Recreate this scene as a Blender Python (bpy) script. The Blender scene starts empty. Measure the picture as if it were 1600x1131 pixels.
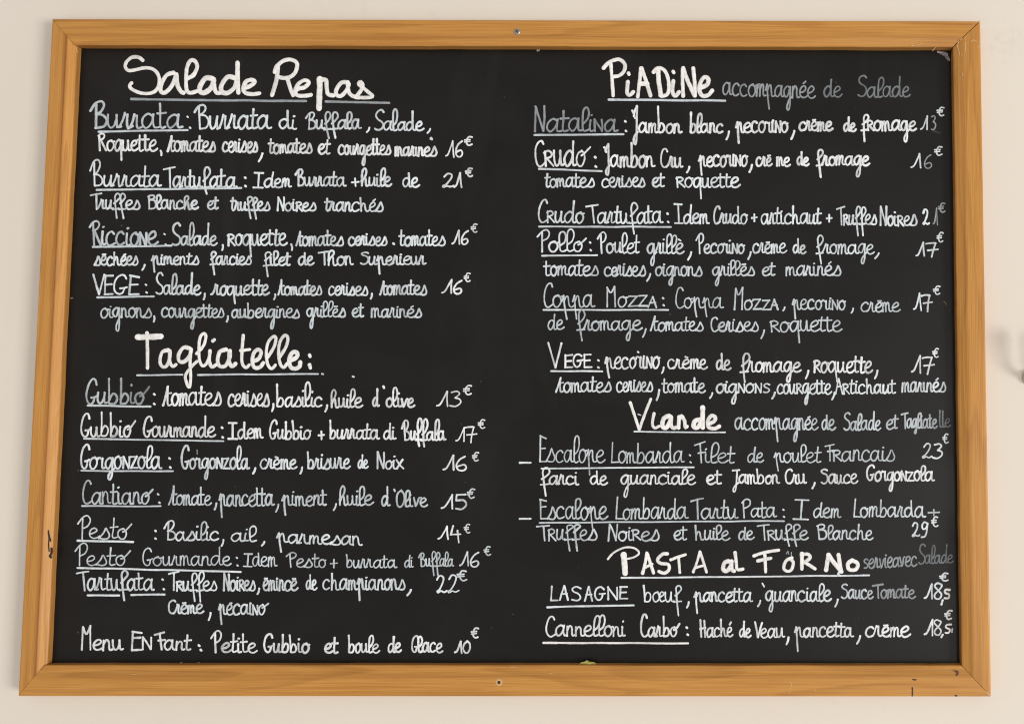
import bpy, math, random
from mathutils import Vector, Matrix

# ------------------------------------------------------------------ camera
S = bpy.context.scene
COL = S.collection
ZC = 1.60                    # height of the board's centre on the wall (m)
THICK = 0.016                # frame thickness, front face at y = -THICK
PANEL = 0.0034               # writing surface stands this far off the wall
FPX, SHIFT = 1400.0, 352.16
BW, BH = 1.0, 0.7134         # outer size of the frame

def rodrigues(w):
    th = math.sqrt(sum(c*c for c in w)); k = [c/th for c in w]
    K = Matrix(((0, -k[2], k[1]), (k[2], 0, -k[0]), (-k[1], k[0], 0)))
    return Matrix.Identity(3) + math.sin(th)*K + (1-math.cos(th))*(K@K)
RB = rodrigues((-0.0623, -0.0028, 0.0013))
TB = Vector((-0.2381, -0.0124, 0.9433))
CB = -(RB.transposed() @ TB)
def b2w(v):                                # board axes (right, down, into wall) -> world axes
    return Vector((v[0], v[2], -v[1]))
cam_pos = b2w(CB) + Vector((0, -THICK, ZC))
right, down, fwd = b2w(RB[0]), b2w(RB[1]), b2w(RB[2])
cd = bpy.data.cameras.new('camera'); cam = bpy.data.objects.new('camera', cd); COL.objects.link(cam)
mw = Matrix((right, -down, -fwd)).transposed().to_4x4(); mw.translation = cam_pos
cam.matrix_world = mw
cd.sensor_width = 36; cd.sensor_fit = 'HORIZONTAL'; cd.lens = FPX/1600*36
cd.shift_x = -SHIFT/1600; cd.clip_start = 0.01; cd.clip_end = 50
S.camera = cam

def at(x, y, off=PANEL):
    """point of the menu's layout grid on the plane that stands `off` metres from the wall"""
    d = right*((x-800-SHIFT)/FPX) + down*((y-565.5)/FPX) + fwd
    t = (-off - cam_pos.y)/d.y
    return cam_pos + d*t

# ------------------------------------------------------------------ light
w = bpy.data.worlds.new('World'); S.world = w; w.use_nodes = True
bg = w.node_tree.nodes['Background']; bg.inputs[0].default_value = (1.0, 0.967, 0.935, 1); bg.inputs[1].default_value = 0.57
def area(name, loc, target, sx, sy, energy, color):
    l = bpy.data.lights.new(name, 'AREA'); l.shape = 'RECTANGLE'; l.size = sx; l.size_y = sy
    l.energy = energy; l.color = color
    o = bpy.data.objects.new(name, l); COL.objects.link(o); o.location = loc
    o.rotation_euler = (Vector(target)-Vector(loc)).to_track_quat('-Z', 'Y').to_euler()
    return o
area('window_light', (12.5, -8.2, -1.2), (0.0, 0, 1.6), 4.4, 4.8, 1380, (1.0, 0.975, 0.945))
area('panel_sheen_light', (1.65, -3.0, 1.0), (0.3, 0, 1.5), 0.9, 1.3, 18, (1.0, 0.96, 0.91))  # added fill lamp, placed for the sheen on the panel's right side
S.view_settings.view_transform = 'Standard'; S.view_settings.look = 'None'
S.view_settings.exposure = 0.0; S.view_settings.gamma = 1.0; S.view_settings.use_curve_mapping = False
S.render.engine = 'CYCLES'; S.cycles.filter_width = 1.1

# ------------------------------------------------------------------ material helpers
def mat(name):
    m = bpy.data.materials.new(name); m.use_nodes = True
    nt = m.node_tree; return m, nt, nt.nodes['Principled BSDF']
def N(nt, t, **kw):
    n = nt.nodes.new(t)
    for k, v in kw.items():
        if k in n.inputs: n.inputs[k].default_value = v
        else: setattr(n, k, v)
    return n
def L(nt, a, b): nt.links.new(a, b)
def noise(nt, vec, scale, detail=3, rough=0.55, dist=0.0):
    n = N(nt, 'ShaderNodeTexNoise'); n.inputs['Scale'].default_value = scale
    n.inputs['Detail'].default_value = detail; n.inputs['Roughness'].default_value = rough; n.inputs['Distortion'].default_value = dist
    if vec is not None: L(nt, vec, n.inputs['Vector'])
    return n.outputs['Fac']
def ramp(nt, fac, stops):
    r = N(nt, 'ShaderNodeValToRGB'); e = r.color_ramp.elements
    while len(e) < len(stops): e.new(0.5)
    for el, (p, c) in zip(e, stops): el.position = p; el.color = c if len(c) == 4 else (*c, 1)
    L(nt, fac, r.inputs[0]); return r.outputs[0]
def mixc(nt, fac, a, b, mode='MIX'):
    m = N(nt, 'ShaderNodeMix', data_type='RGBA', blend_type=mode)
    if isinstance(fac, float): m.inputs[0].default_value = fac
    else: L(nt, fac, m.inputs[0])
    for i, v in ((6, a), (7, b)):
        if isinstance(v, tuple): m.inputs[i].default_value = (*v, 1) if len(v) == 3 else v
        else: L(nt, v, m.inputs[i])
    return m.outputs[2]
def math_(nt, op, a, b=0.0, c=None):
    m = N(nt, 'ShaderNodeMath', operation=op)
    for i, v in enumerate((a, b) if c is None else (a, b, c)):
        if isinstance(v, (int, float)): m.inputs[i].default_value = v
        else: L(nt, v, m.inputs[i])
    return m.outputs[0]
def bump(nt, bs, h, strength, dist):
    b = N(nt, 'ShaderNodeBump'); b.inputs['Strength'].default_value = strength; b.inputs['Distance'].default_value = dist
    L(nt, h, b.inputs['Height']); L(nt, b.outputs[0], bs.inputs['Normal'])

# wall: matt cream paint, faint roller texture, a few grubby rubs beside the board
M_WALL, nt, bs = mat('cream_wall_paint')
geo = N(nt, 'ShaderNodeNewGeometry').outputs['Position']
n1 = noise(nt, geo, 3.0, 4); n2 = noise(nt, geo, 320, 3); n3 = noise(nt, geo, 45, 5, 0.65)
c = mixc(nt, n1, (0.745, 0.672, 0.588), (0.785, 0.728, 0.636))
c = mixc(nt, ramp(nt, n3, [(0.38, (1, 1, 1)), (0.30, (0, 0, 0)), (0.0, (0, 0, 0))][::-1]), mixc(nt, 0.10, c, (0.55, 0.48, 0.40)), c)
def rub(c, px, py, r, col, amt, sc):
    p = at(px, py, 0.0)
    s = N(nt, 'ShaderNodeVectorMath', operation='DISTANCE'); L(nt, geo, s.inputs[0]); s.inputs[1].default_value = p
    f = ramp(nt, math_(nt, 'DIVIDE', s.outputs['Value'], r), [(0.0, (1, 1, 1)), (1.0, (0, 0, 0))])
    g = ramp(nt, noise(nt, geo, sc, 4, 0.7), [(0.46, (0, 0, 0)), (0.62, (1, 1, 1))])
    f2 = math_(nt, 'MULTIPLY', math_(nt, 'MULTIPLY', f, g), amt)
    return mixc(nt, f2, c, col)
c = rub(c, 1555, 65, 0.035, (0.55, 0.47, 0.42), 0.22, 110)
c = rub(c, 1590, 60, 0.025, (0.56, 0.49, 0.44), 0.16, 120)
c = rub(c, 560, 14, 0.06, (0.60, 0.56, 0.50), 0.2, 60)
L(nt, c, bs.inputs['Base Color']); bs.inputs['Roughness'].default_value = 0.75; bs.inputs['Specular IOR Level'].default_value = 0.25
bump(nt, bs, mixc(nt, 0.35, n2, n3), 0.18, 0.0006)

# honey pine
M_WOOD, nt, bs = mat('honey_varnished_pine')
ga = N(nt, 'ShaderNodeAttribute', attribute_name='grain').outputs['Vector']
mp = N(nt, 'ShaderNodeMapping'); mp.inputs['Scale'].default_value = (2.6, 34, 22); L(nt, ga, mp.inputs['Vector'])
g0 = noise(nt, mp.outputs[0], 1.0, 1.2, 0.4, 0.25)
rings = math_(nt, 'FRACT', math_(nt, 'MULTIPLY', g0, 5.5))
late = ramp(nt, rings, [(0.0, (0, 0, 0)), (0.55, (0.10,)*3), (0.86, (0.75,)*3), (0.93, (0.65,)*3), (1.0, (0, 0, 0))])
mp2 = N(nt, 'ShaderNodeMapping'); mp2.inputs['Scale'].default_value = (14, 900, 700); L(nt, ga, mp2.inputs['Vector'])
fib = noise(nt, mp2.outputs[0], 1.0, 4, 0.6)
mp3 = N(nt, 'ShaderNodeMapping'); mp3.inputs['Scale'].default_value = (5, 40, 30); L(nt, ga, mp3.inputs['Vector'])
blot = noise(nt, mp3.outputs[0], 1.0, 4, 0.6)
c = mixc(nt, blot, (0.475, 0.186, 0.028), (0.650, 0.305, 0.070))
c = mixc(nt, math_(nt, 'MULTIPLY', late, 0.74), c, (0.300, 0.108, 0.016))
c = mixc(nt, 0.45, c, mixc(nt, ramp(nt, fib, [(0.32, (0, 0, 0)), (0.68, (1, 1, 1))]), (0.34, 0.14, 0.022), (0.66, 0.35, 0.09)))
sep = N(nt, 'ShaderNodeSeparateXYZ'); L(nt, ga, sep.inputs[0])
# varnish that has pooled in the moulding's quirk
q = math_(nt, 'ABSOLUTE', math_(nt, 'SUBTRACT', sep.outputs[1], 0.0197))
ql = ramp(nt, math_(nt, 'DIVIDE', q, 0.0036), [(0.0, (1, 1, 1)), (0.45, (0.5,)*3), (1.0, (0, 0, 0))])
qn = ramp(nt, noise(nt, mp3.outputs[0], 0.7, 2), [(0.35, (0.65,)*3), (0.6, (1, 1, 1))])
stain = N(nt, 'ShaderNodeAttribute', attribute_name='stain').outputs['Fac']
c = mixc(nt, math_(nt, 'MULTIPLY', math_(nt, 'MULTIPLY', ql, qn), stain), c, (0.23, 0.075, 0.011))
# darker tone along the rail's inner edge and inner wall
ed = ramp(nt, math_(nt, 'DIVIDE', math_(nt, 'SUBTRACT', sep.outputs[1], 0.0292), 0.001), [(0.0, (0, 0, 0)), (1.0, (1, 1, 1))])
c = mixc(nt, math_(nt, 'MULTIPLY', ed, 0.45), c, (0.20, 0.085, 0.03))
L(nt, c, bs.inputs['Base Color'])
bs.inputs['Specular IOR Level'].default_value = 0.35
L(nt, ramp(nt, blot, [(0.3, (0.36,)*3), (0.7, (0.52,)*3)]), bs.inputs['Roughness'])
bump(nt, bs, mixc(nt, 0.5, fib, late), 0.12, 0.0004)

# slate-black writing surface
M_SLATE, nt, bs = mat('black_slate_paint')
geo = N(nt, 'ShaderNodeNewGeometry').outputs['Position']
mp = N(nt, 'ShaderNodeMapping'); mp.inputs['Scale'].default_value = (6, 6, 14); mp.inputs['Rotation'].default_value = (0, 0.5, 0); L(nt, geo, mp.inputs['Vector'])
sm = noise(nt, mp.outputs[0], 1.0, 5, 0.6, 0.6); fine = noise(nt, geo, 900, 2)
c = mixc(nt, ramp(nt, sm, [(0.35, (0, 0, 0)), (0.75, (1, 1, 1))]), (0.0034, 0.0024, 0.0016), (0.0068, 0.0052, 0.0042))
mpw = N(nt, 'ShaderNodeMapping'); mpw.inputs['Scale'].default_value = (9, 9, 2.2); mpw.inputs['Rotation'].default_value = (0, -0.35, 0); L(nt, geo, mpw.inputs['Vector'])
wipe = noise(nt, mpw.outputs[0], 1.0, 6, 0.62, 1.2)
c = mixc(nt, ramp(nt, wipe, [(0.54, (0, 0, 0)), (0.84, (0.4,)*3)]), c, (0.020, 0.019, 0.018))
c = mixc(nt, ramp(nt, fine, [(0.62, (0, 0, 0)), (0.80, (0.5,)*3)]), c, (0.018, 0.017, 0.016))
L(nt, c, bs.inputs['Base Color'])
L(nt, ramp(nt, sm, [(0.3, (0.38,)*3), (0.7, (0.52,)*3)]), bs.inputs['Roughness']); bs.inputs['Specular IOR Level'].default_value = 0.30
bump(nt, bs, fine, 0.06, 0.0003)

# chalk-marker ink: pigment density is stored on the strokes themselves
M_INK, nt, bs = mat('chalk_marker_ink')
geo = N(nt, 'ShaderNodeNewGeometry').outputs['Position']
pg = N(nt, 'ShaderNodeAttribute', attribute_name='pigment').outputs['Color']
a = noise(nt, geo, 1500, 2, 0.6); b = noise(nt, geo, 260, 3, 0.6)
f = ramp(nt, mixc(nt, 0.5, a, b), [(0.34, (0.68,)*3), (0.52, (1, 1, 1))])
L(nt, mixc(nt, 1.0, pg, f, 'MULTIPLY'), bs.inputs['Base Color']); bs.inputs['Roughness'].default_value = 0.8; bs.inputs['Specular IOR Level'].default_value = 0.15

def plain(name, col, rough=0.6, metal=0.0, var=0.15, sc=200):
    m, nt, bs = mat(name)
    geo = N(nt, 'ShaderNodeNewGeometry').outputs['Position']
    n = noise(nt, geo, sc, 4)
    L(nt, mixc(nt, n, tuple(x*(1-var) for x in col), tuple(min(1, x*(1+var)) for x in col)), bs.inputs['Base Color'])
    bs.inputs['Roughness'].default_value = rough; bs.inputs['Metallic'].default_value = metal
    return m
M_STEEL = plain('dull_zinc', (0.42, 0.42, 0.39), 0.38, 0.9, 0.25, 900)
M_DARK = plain('dark_ink_and_recess_shade', (0.035, 0.016, 0.010), 0.6)  # pen marks, plus painted shade in the screw slots and hole
M_RAW = plain('bare_pale_wood', (0.62, 0.38, 0.17), 0.75, 0, 0.2, 900)
M_LEAF = plain('dry_yellow_green_leaf', (0.42, 0.40, 0.10), 0.7, 0, 0.35, 500)
M_GREY = plain('grey_plastic', (0.50, 0.44, 0.41), 0.5, 0, 0.1, 200)

# ------------------------------------------------------------------ object helpers
def link(o, parent=None):
    COL.objects.link(o)
    if parent is not None: o.parent = parent
    return o
def mesh_obj(name, verts, faces, mats, parent=None, midx=None, smooth=True):
    me = bpy.data.meshes.new(name); me.from_pydata([tuple(v) for v in verts], [], faces)
    for m in mats: me.materials.append(m)
    if midx: me.polygons.foreach_set('material_index', midx)
    me.polygons.foreach_set('use_smooth', [smooth]*len(me.polygons)) if isinstance(smooth, bool) else me.polygons.foreach_set('use_smooth', smooth)
    me.update()
    return link(bpy.data.objects.new(name, me), parent)
def tag(o, label, cat=None, kind=None, group=None):
    if label: o['label'] = label
    if cat: o['category'] = cat
    if kind: o['kind'] = kind
    if group: o['group'] = group
    return o

# ------------------------------------------------------------------ the wall
def grid_wall():
    x0, x1, z0, z1 = -2.2, 2.6, 0.0, 3.0
    v = [(x0, 0, z0), (x1, 0, z0), (x1, 0, z1), (x0, 0, z1), (x0, 0.12, z0), (x1, 0.12, z0), (x1, 0.12, z1), (x0, 0.12, z1)]
    f = [(0, 1, 2, 3), (5, 4, 7, 6), (4, 0, 3, 7), (1, 5, 6, 2), (3, 2, 6, 7), (4, 5, 1, 0)]
    o = mesh_obj('wall', v, f, [M_WALL], smooth=False)
    tag(o, 'plain cream painted wall behind the framed menu board', kind='structure')
grid_wall()

# ------------------------------------------------------------------ the board
board = link(bpy.data.objects.new('menu_board', None))
board.location = (0, 0, ZC - BH/2)
tag(board, 'black menu board in honey pine frame with handwritten white menu', 'menu board')
BASE = Vector(board.location)

# strokes ---------------------------------------------------------------
class Ink:
    """collects domed ribbons of ink lying on a plane parallel to the wall"""
    def __init__(self, seed=1, off=PANEL):
        self.v = []; self.f = []; self.p = []; self.off = off; self.r = random.Random(seed); self.px2m = 0.000674
    def ribbon(self, pts, wpx, col, dens=1.0, rough=1.0, h=0.00016, taper=None):
        """pts in layout-grid units (already smooth)"""
        r = self.r
        # resample
        step = 1.15
        out = [pts[0]]
        for p in pts[1:]:
            q = out[-1]; d = math.hypot(p[0]-q[0], p[1]-q[1])
            if d >= step:
                n = int(d/ (step*2)) + 1
                for k in range(1, n+1): out.append((q[0]+(p[0]-q[0])*k/n, q[1]+(p[1]-q[1])*k/n))
        if len(out) == 1: out.append((pts[-1][0]+0.4, pts[-1][1]+0.3))
        P = out; n = len(P); hw = wpx/2
        tg = []
        for i in range(n):
            a = P[max(0, i-1)]; b = P[min(n-1, i+1)]; dx, dy = b[0]-a[0], b[1]-a[1]; l = math.hypot(dx, dy) or 1
            tg.append((dx/l, dy/l))
        rows = []
        caps = (1.0, 0.86, 0.5, 0.0)
        for c in caps[:-1]:
            rows.append((P[0][0]-tg[0][0]*hw*c, P[0][1]-tg[0][1]*hw*c, tg[0], math.sqrt(max(0.02, 1-c*c)), 0.0))
        for i in range(n): rows.append((P[i][0], P[i][1], tg[i], 1.0, i/(n-1)))
        for c in caps[:-1][::-1]:
            rows.append((P[-1][0]+tg[-1][0]*hw*c, P[-1][1]+tg[-1][1]*hw*c, tg[-1], math.sqrt(max(0.02, 1-c*c)), 1.0))
        wj = r.uniform(-.1, .1); dj = r.uniform(-.08, .04); el = r.uniform(-.05, .05); er = r.uniform(-.05, .05)
        base = len(self.v); lift = r.uniform(0.00002, 0.00007)
        for k, (x, y, t, wf, s) in enumerate(rows):
            wj = wj*0.86 + r.uniform(-.055, .055)*rough; dj = dj*0.92 + r.uniform(-.075, .065)*rough
            el = el*0.5 + r.uniform(-.09, .09)*rough; er = er*0.5 + r.uniform(-.09, .09)*rough
            ww = hw*wf*(1+wj+(0.10 if s < 0.12 else 0))
            if taper: ww *= taper(s)
            d = max(0.3, min(1.08, dens*(1+dj+(0.10 if s > 0.93 or s < 0.05 else 0))))
            nx, ny = -t[1], t[0]
            for o, hh, dd in ((-1-el, 0.0, 0.74), (-0.62, 0.85, 0.98+el*0.8), (0, 1.0, 1.0), (0.62, 0.85, 0.98+er*0.8), (1+er, 0.0, 0.74)):
                q = at(x+nx*o*ww, y+ny*o*ww, self.off + lift + h*hh*wf)
                self.v.append(q-BASE); self.p.append(tuple(c*d*dd for c in col)+(1,))
        for k in range(len(rows)-1):
            for j in range(4):
                a = base+k*5+j; self.f.append((a, a+1, a+6, a+5))
        m = base+(len(rows)-1)*5
        self.f.append((base, base+1, base+2, base+3, base+4)[::-1]); self.f.append((m, m+1, m+2, m+3, m+4))
    def build(self, name, parent, label=None, mtl=None):
        o = mesh_obj(name, self.v, self.f, [mtl or M_INK], parent)
        at_ = o.data.attributes.new('pigment', 'FLOAT_COLOR', 'POINT')
        at_.data.foreach_set('color', [c for p in self.p for c in p])
        if label: o['label'] = label
        return o

def spline(pts, n=7):
    if len(pts) < 3: return list(pts)
    out = []
    P = [pts[0]] + list(pts) + [pts[-1]]
    for i in range(1, len(P)-2):
        p0, p1, p2, p3 = P[i-1], P[i], P[i+1], P[i+2]
        for k in range(n):
            t = k/n; t2 = t*t; t3 = t2*t
            out.append(tuple(0.5*((2*p1[j])+(-p0[j]+p2[j])*t+(2*p0[j]-5*p1[j]+4*p2[j]-p3[j])*t2+(-p0[j]+3*p1[j]-3*p2[j]+p3[j])*t3) for j in (0, 1)))
    out.append(pts[-1]); return out

# the writer's hand: strokes per letter (x,y in % of x-height; 100 = x-height, 200 = ascender, -100 = descender)
A_ = '62,86 40,99 14,76 5,36 20,3 40,12 58,48 65,92'
G = {
'a': (A_+' | 66,98 63,40 70,6 92,10', 84), 'b': ('10,196 13,100 13,6 | 13,40 34,92 56,84 64,45 48,6 14,4', 76),
'c': ('62,82 44,100 15,80 5,36 22,3 45,3 68,17', 74), 'd': (A_+' | 68,196 65,100 65,20 75,4 92,12', 86),
'e': ('6,42 38,52 58,76 46,99 22,88 6,55 10,18 30,0 54,5 76,24', 68),
'f': ('10,62 44,98 66,146 56,192 32,194 18,152 20,90 26,0 38,-98 | 0,-2 30,2 62,6', 60),
'g': ('62,84 40,98 12,72 5,36 22,6 42,18 60,78 | 65,95 63,20 62,-50 50,-95 34,-86 38,-50 62,-10 88,16', 80),
'h': ('8,55 44,110 54,162 42,194 24,186 12,140 12,4 | 12,40 30,86 46,86 51,45 54,8 68,0 84,14', 80),
'ħ': ('12,194 12,4 | 12,46 30,92 47,84 51,40 56,8 72,4 86,14', 82),
'i': ('10,92 8,30 16,3 36,8 | 12,136 15,140', 34), 'ı': ('10,92 8,30 16,3 36,8', 34),
'l': ('8,58 38,92 50,146 42,190 24,193 10,160 7,60 10,12 24,1 46,14', 45),
'ł': ('12,196 10,30 20,3 40,8', 36),
'm': ('6,2 8,92 | 8,58 22,96 33,86 34,4 | 34,58 50,96 63,85 64,30 72,5 90,10', 86),
'n': ('6,2 8,93 | 8,58 26,97 42,80 44,26 52,4 70,12', 66),
'o': ('44,97 16,82 5,42 18,4 42,3 62,42 56,82 38,98 50,84 72,88', 70),
'ø': ('44,97 16,82 5,42 18,4 42,3 60,42 56,78 40,98 | 38,66 58,80 98,132', 84),
'p': ('0,52 14,101 | 15,101 20,0 30,-96 | 18,55 33,93 47,93 52,42 58,8 74,4 90,16', 80),
'q': (A_.replace('65,92', '62,80')+' | 66,96 65,20 72,-98 | 68,4 86,16', 78),
'r': ('-20,5 -6,14 11,62 20,105 | 20,105 26,90 35,95 | 35,95 33,30 41,4 64,14', 58), 'ɾ': ('-2,88 10,104 22,88 36,93 | 36,93 35,30 43,4 66,16', 58),
'ʀ': ('10,0 8,98 | 2,88 30,102 54,86 46,64 12,52 | 22,50 64,2', 66),
's': ('0,4 28,58 42,103 52,80 66,36 56,6 30,0 8,8', 70), 'ś': ('60,86 38,100 18,84 24,62 50,46 60,22 42,2 12,8', 66),
't': ('20,168 18,90 16,24 26,2 50,12 | 0,101 22,103 52,107', 50),
'τ': ('0,2 20,64 40,166 | 41,168 38,80 40,20 50,3 72,12 | 26,96 68,102', 70),
'u': ('6,95 6,35 18,3 38,16 50,62 52,95 | 52,95 52,30 60,5 78,12', 74),
'v': ('4,95 24,2 | 24,2 36,24 50,90 68,94', 62), 'x': ('4,94 30,44 62,2 | 60,96 4,2', 62),
'z': ('6,93 60,96 | 60,96 8,4 | 8,4 68,5', 70), 'œ': ('44,97 16,82 5,42 18,4 42,3 58,42 44,97 | 58,42 80,56 96,78 86,98 68,88 58,50 66,12 84,0 112,18', 108),
'é': ('6,42 38,52 58,76 46,99 22,88 6,55 10,18 30,0 54,5 76,24 | 38,128 56,152', 68),
'è': ('6,42 38,52 58,76 46,99 22,88 6,55 10,18 30,0 54,5 76,24 | 26,142 44,130', 68),
'ē': ('6,42 38,52 58,76 46,99 22,88 6,55 10,18 30,0 54,5 76,24 | 22,130 52,134', 68),
'B': ('0,128 28,184 60,196 74,166 56,122 28,104 | 30,176 32,8 | 30,106 68,98 90,58 74,14 30,3', 92),
'ß': ('12,176 16,6 | 4,170 38,198 66,178 58,128 20,106 | 22,106 66,96 82,50 62,10 12,4', 88),
'S': ('82,178 62,198 30,186 16,150 36,118 70,94 84,54 66,12 32,2 6,20', 86),
'T': ('0,168 46,182 98,194 | 50,184 54,0', 76), 'P': ('0,134 30,180 62,197 84,166 70,120 36,98 | 32,172 34,0', 80),
'Ƥ': ('12,172 14,0 | 2,160 34,198 70,188 76,146 50,112 16,100', 72),
'R': ('0,138 22,182 50,197 68,166 50,122 22,104 | 24,172 27,2 | 32,104 72,2', 74),
'Ɍ': ('12,150 14,2 | 4,160 34,196 60,172 50,122 14,96 | 26,94 70,2', 74),
'N': ('8,0 8,194 | 8,194 34,100 62,4 | 62,4 66,100 64,196', 78), 'I': ('2,194 72,190 | 38,190 38,3 | 0,2 78,0', 84),
'J': ('0,174 10,158 22,128 | 14,140 22,172 40,200 | 40,200 40,80 38,-40 26,-95 12,-70 18,-30 50,14', 54),
'Ĵ': ('0,182 62,192 | 42,188 40,60 32,-60 18,-95 8,-70 22,-30 62,12', 58),
'G': ('74,158 64,192 42,197 16,162 2,92 8,30 30,2 52,14 62,58 | 38,60 62,64 78,74', 80),
'C': ('62,166 50,196 26,186 6,122 4,52 18,8 40,0 70,22', 66), 'M': ('6,0 10,188 | 10,188 34,134 62,198 | 62,198 66,0', 80),
'E': ('12,192 10,3 | 8,192 60,172 | 10,98 54,101 | 10,3 64,5', 66), 'Ē': ('10,196 10,3 | 8,190 58,192 | 10,100 50,103 | 10,3 60,5', 66),
'F': ('0,166 70,196 | 36,180 42,2 | 22,95 72,106', 64), 'V': ('0,198 18,100 36,2 | 36,2 52,90 70,196', 62),
'L': ('10,196 9,100 8,4 | 8,4 64,5', 60), 'A': ('0,0 30,194 | 31,194 64,0 | 12,74 54,78', 68), 'H': ('10,196 12,0 | 58,190 57,0 | 0,94 68,106', 74),
'O': ('46,198 14,160 4,92 18,12 50,2 78,62 76,142 46,198', 86), 'ʟ': ('10,128 8,4 | 8,4 44,8', 42),
'ᴀ': ('2,0 28,98 | 29,98 58,0 | 10,40 50,43', 62), 'ɢ': ('60,80 40,100 12,80 5,36 22,4 46,12 54,46 | 34,46 68,52', 70),
'ᴇ': ('10,98 10,3 | 8,97 54,99 | 10,50 48,53 | 10,3 58,4', 60), 'ɴ': ('8,2 9,97 | 9,97 30,54 54,3 | 54,3 58,50 57,99', 66),
'1': ('0,14 20,42 52,196 | 52,196 53,100 57,0', 64), '2': ('12,150 32,196 58,180 54,122 26,42 6,20 12,4 34,22 56,9 80,28', 80),
'3': ('10,184 40,198 58,166 34,114 | 34,114 62,92 66,46 40,2 6,12', 70), '4': ('26,192 8,72 | 8,72 68,78 | 50,128 54,-34', 66),
'5': ('64,194 18,190 | 18,190 14,116 | 14,116 54,118 66,60 44,4 8,12', 68), '6': ('60,192 28,150 8,70 18,8 44,3 60,42 48,80 14,56', 66),
'7': ('0,174 30,184 64,182 | 64,182 50,90 42,-14 | 14,84 82,97', 72), '8': ('60,174 32,196 12,162 34,112 60,60 44,5 16,14 12,60 42,110 62,158 58,180', 66),
'9': ('58,170 30,192 10,142 24,100 48,114 60,172 | 60,172 56,60 42,4 12,-4', 66), '0': ('42,198 14,154 5,72 24,5 50,10 68,80 62,160 38,198', 74),
'€': ('84,184 48,192 22,124 24,52 50,10 86,34 | 0,124 62,132 | 2,84 60,94', 86), '+': ('0,48 100,56 | 50,102 54,0', 100),
}
def glyph(ch): 
    s, adv = G[ch]
    return [[tuple(float(c)/100 for c in p.split(',')) for p in st.split()] for st in s.split('|')], adv/100

WARM = (0.900, 0.880, 0.855); WHITE = (0.850, 0.875, 0.885); BLUE = (0.770, 0.830, 0.865); MID = (0.630, 0.690, 0.730); DIM = (0.215, 0.235, 0.250); LOW = (0.350, 0.378, 0.400)
THIN = 0.77

def word(ink, text, x0, x1, base, xh, top, w=3.7, col=WHITE, bot=None, base1=None, dens=1.0, col1=None):
    wb = ink.r.uniform(0.90, 1.06)
    r = ink.r
    bot = bot if bot is not None else base + xh*1.05
    base1 = base if base1 is None else base1
    strokes = []; cur = 0.0
    text = text.replace('or', 'oɾ')
    for ch in text:
        if ch == ' ': cur += 0.55; continue
        st, adv = glyph(ch)
        sx = r.uniform(0.92, 1.08); sy = r.uniform(0.93, 1.05); dy = r.uniform(-0.04, 0.04); sh = r.uniform(-0.05, 0.05)
        for s in st:
            strokes.append([(cur + (x + sh*y)*sx + r.uniform(-.014, .014), (y*sy if y > 0 else y) + dy + r.uniform(-.016, .016)) for x, y in s])
        cur += adv*sx
    xs = [p[0] for s in strokes for p in s]; a, b = min(xs), max(xs)
    x0 += w*0.45; x1 -= w*0.45
    k = (x1-x0)/(b-a) if b > a else 1
    for s in strokes:
        q = []
        for x, y in s:
            X = x0+(x-a)*k; bb = base+(base1-base)*((X-x0)/max(1, x1-x0))
            if y > 1: Y = bb-xh-(y-1)*((bb-(base-top))- (bb-xh) if False else (base-xh-top))
            elif y >= 0: Y = bb-y*xh
            else: Y = bb+(-y)*(bot-base)
            q.append((X, Y))
        cc = col
        if col1:
            t = max(0, min(1, (sum(p[0] for p in q)/len(q)-x0)/max(1, x1-x0))); cc = tuple(a_+(b_-a_)*t for a_, b_ in zip(col, col1))
        ink.ribbon(spline(q), w*THIN*r.uniform(0.86, 1.10), cc, wb*dens*r.uniform(0.84, 1.05))
def dot(ink, x, y, w=4.0, col=WHITE): ink.ribbon([(x-0.5, y-0.4), (x+0.6, y+0.5)], w, col)
def com(ink, x0, y0, x1, y1, w=3.6, col=WHITE): ink.ribbon(spline([(x0, y0), ((x0+x1)/2+0.8, (y0+y1)/2), (x1, y1)]), w, col)
def rule(ink, x0, y0, x1, y1, w=3.6, col=MID):
    n = max(3, int((x1-x0)/28)); r = ink.r
    ink.ribbon(spline([(x0+(x1-x0)*i/n, y0+(y1-y0)*i/n+r.uniform(-.35, .35)) for i in range(n+1)]), w*0.88, col, 1.0, 0.7)

# ------------------------------------------------------------------ slate panel
def box(x0, x1, y0, y1, z0, z1):
    v = [(x0, y0, z0), (x1, y0, z0), (x1, y1, z0), (x0, y1, z0), (x0, y0, z1), (x1, y0, z1), (x1, y1, z1), (x0, y1, z1)]
    return v, [(0, 3, 2, 1), (4, 5, 6, 7), (0, 1, 5, 4), (1, 2, 6, 5), (2, 3, 7, 6), (3, 0, 4, 7)]
v, f = box(-BW/2+0.012, BW/2-0.012, -PANEL, -0.0015, 0.012, BH-0.012)
slate = mesh_obj('writing_panel', v, f, [M_SLATE], board, smooth=False)

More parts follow.
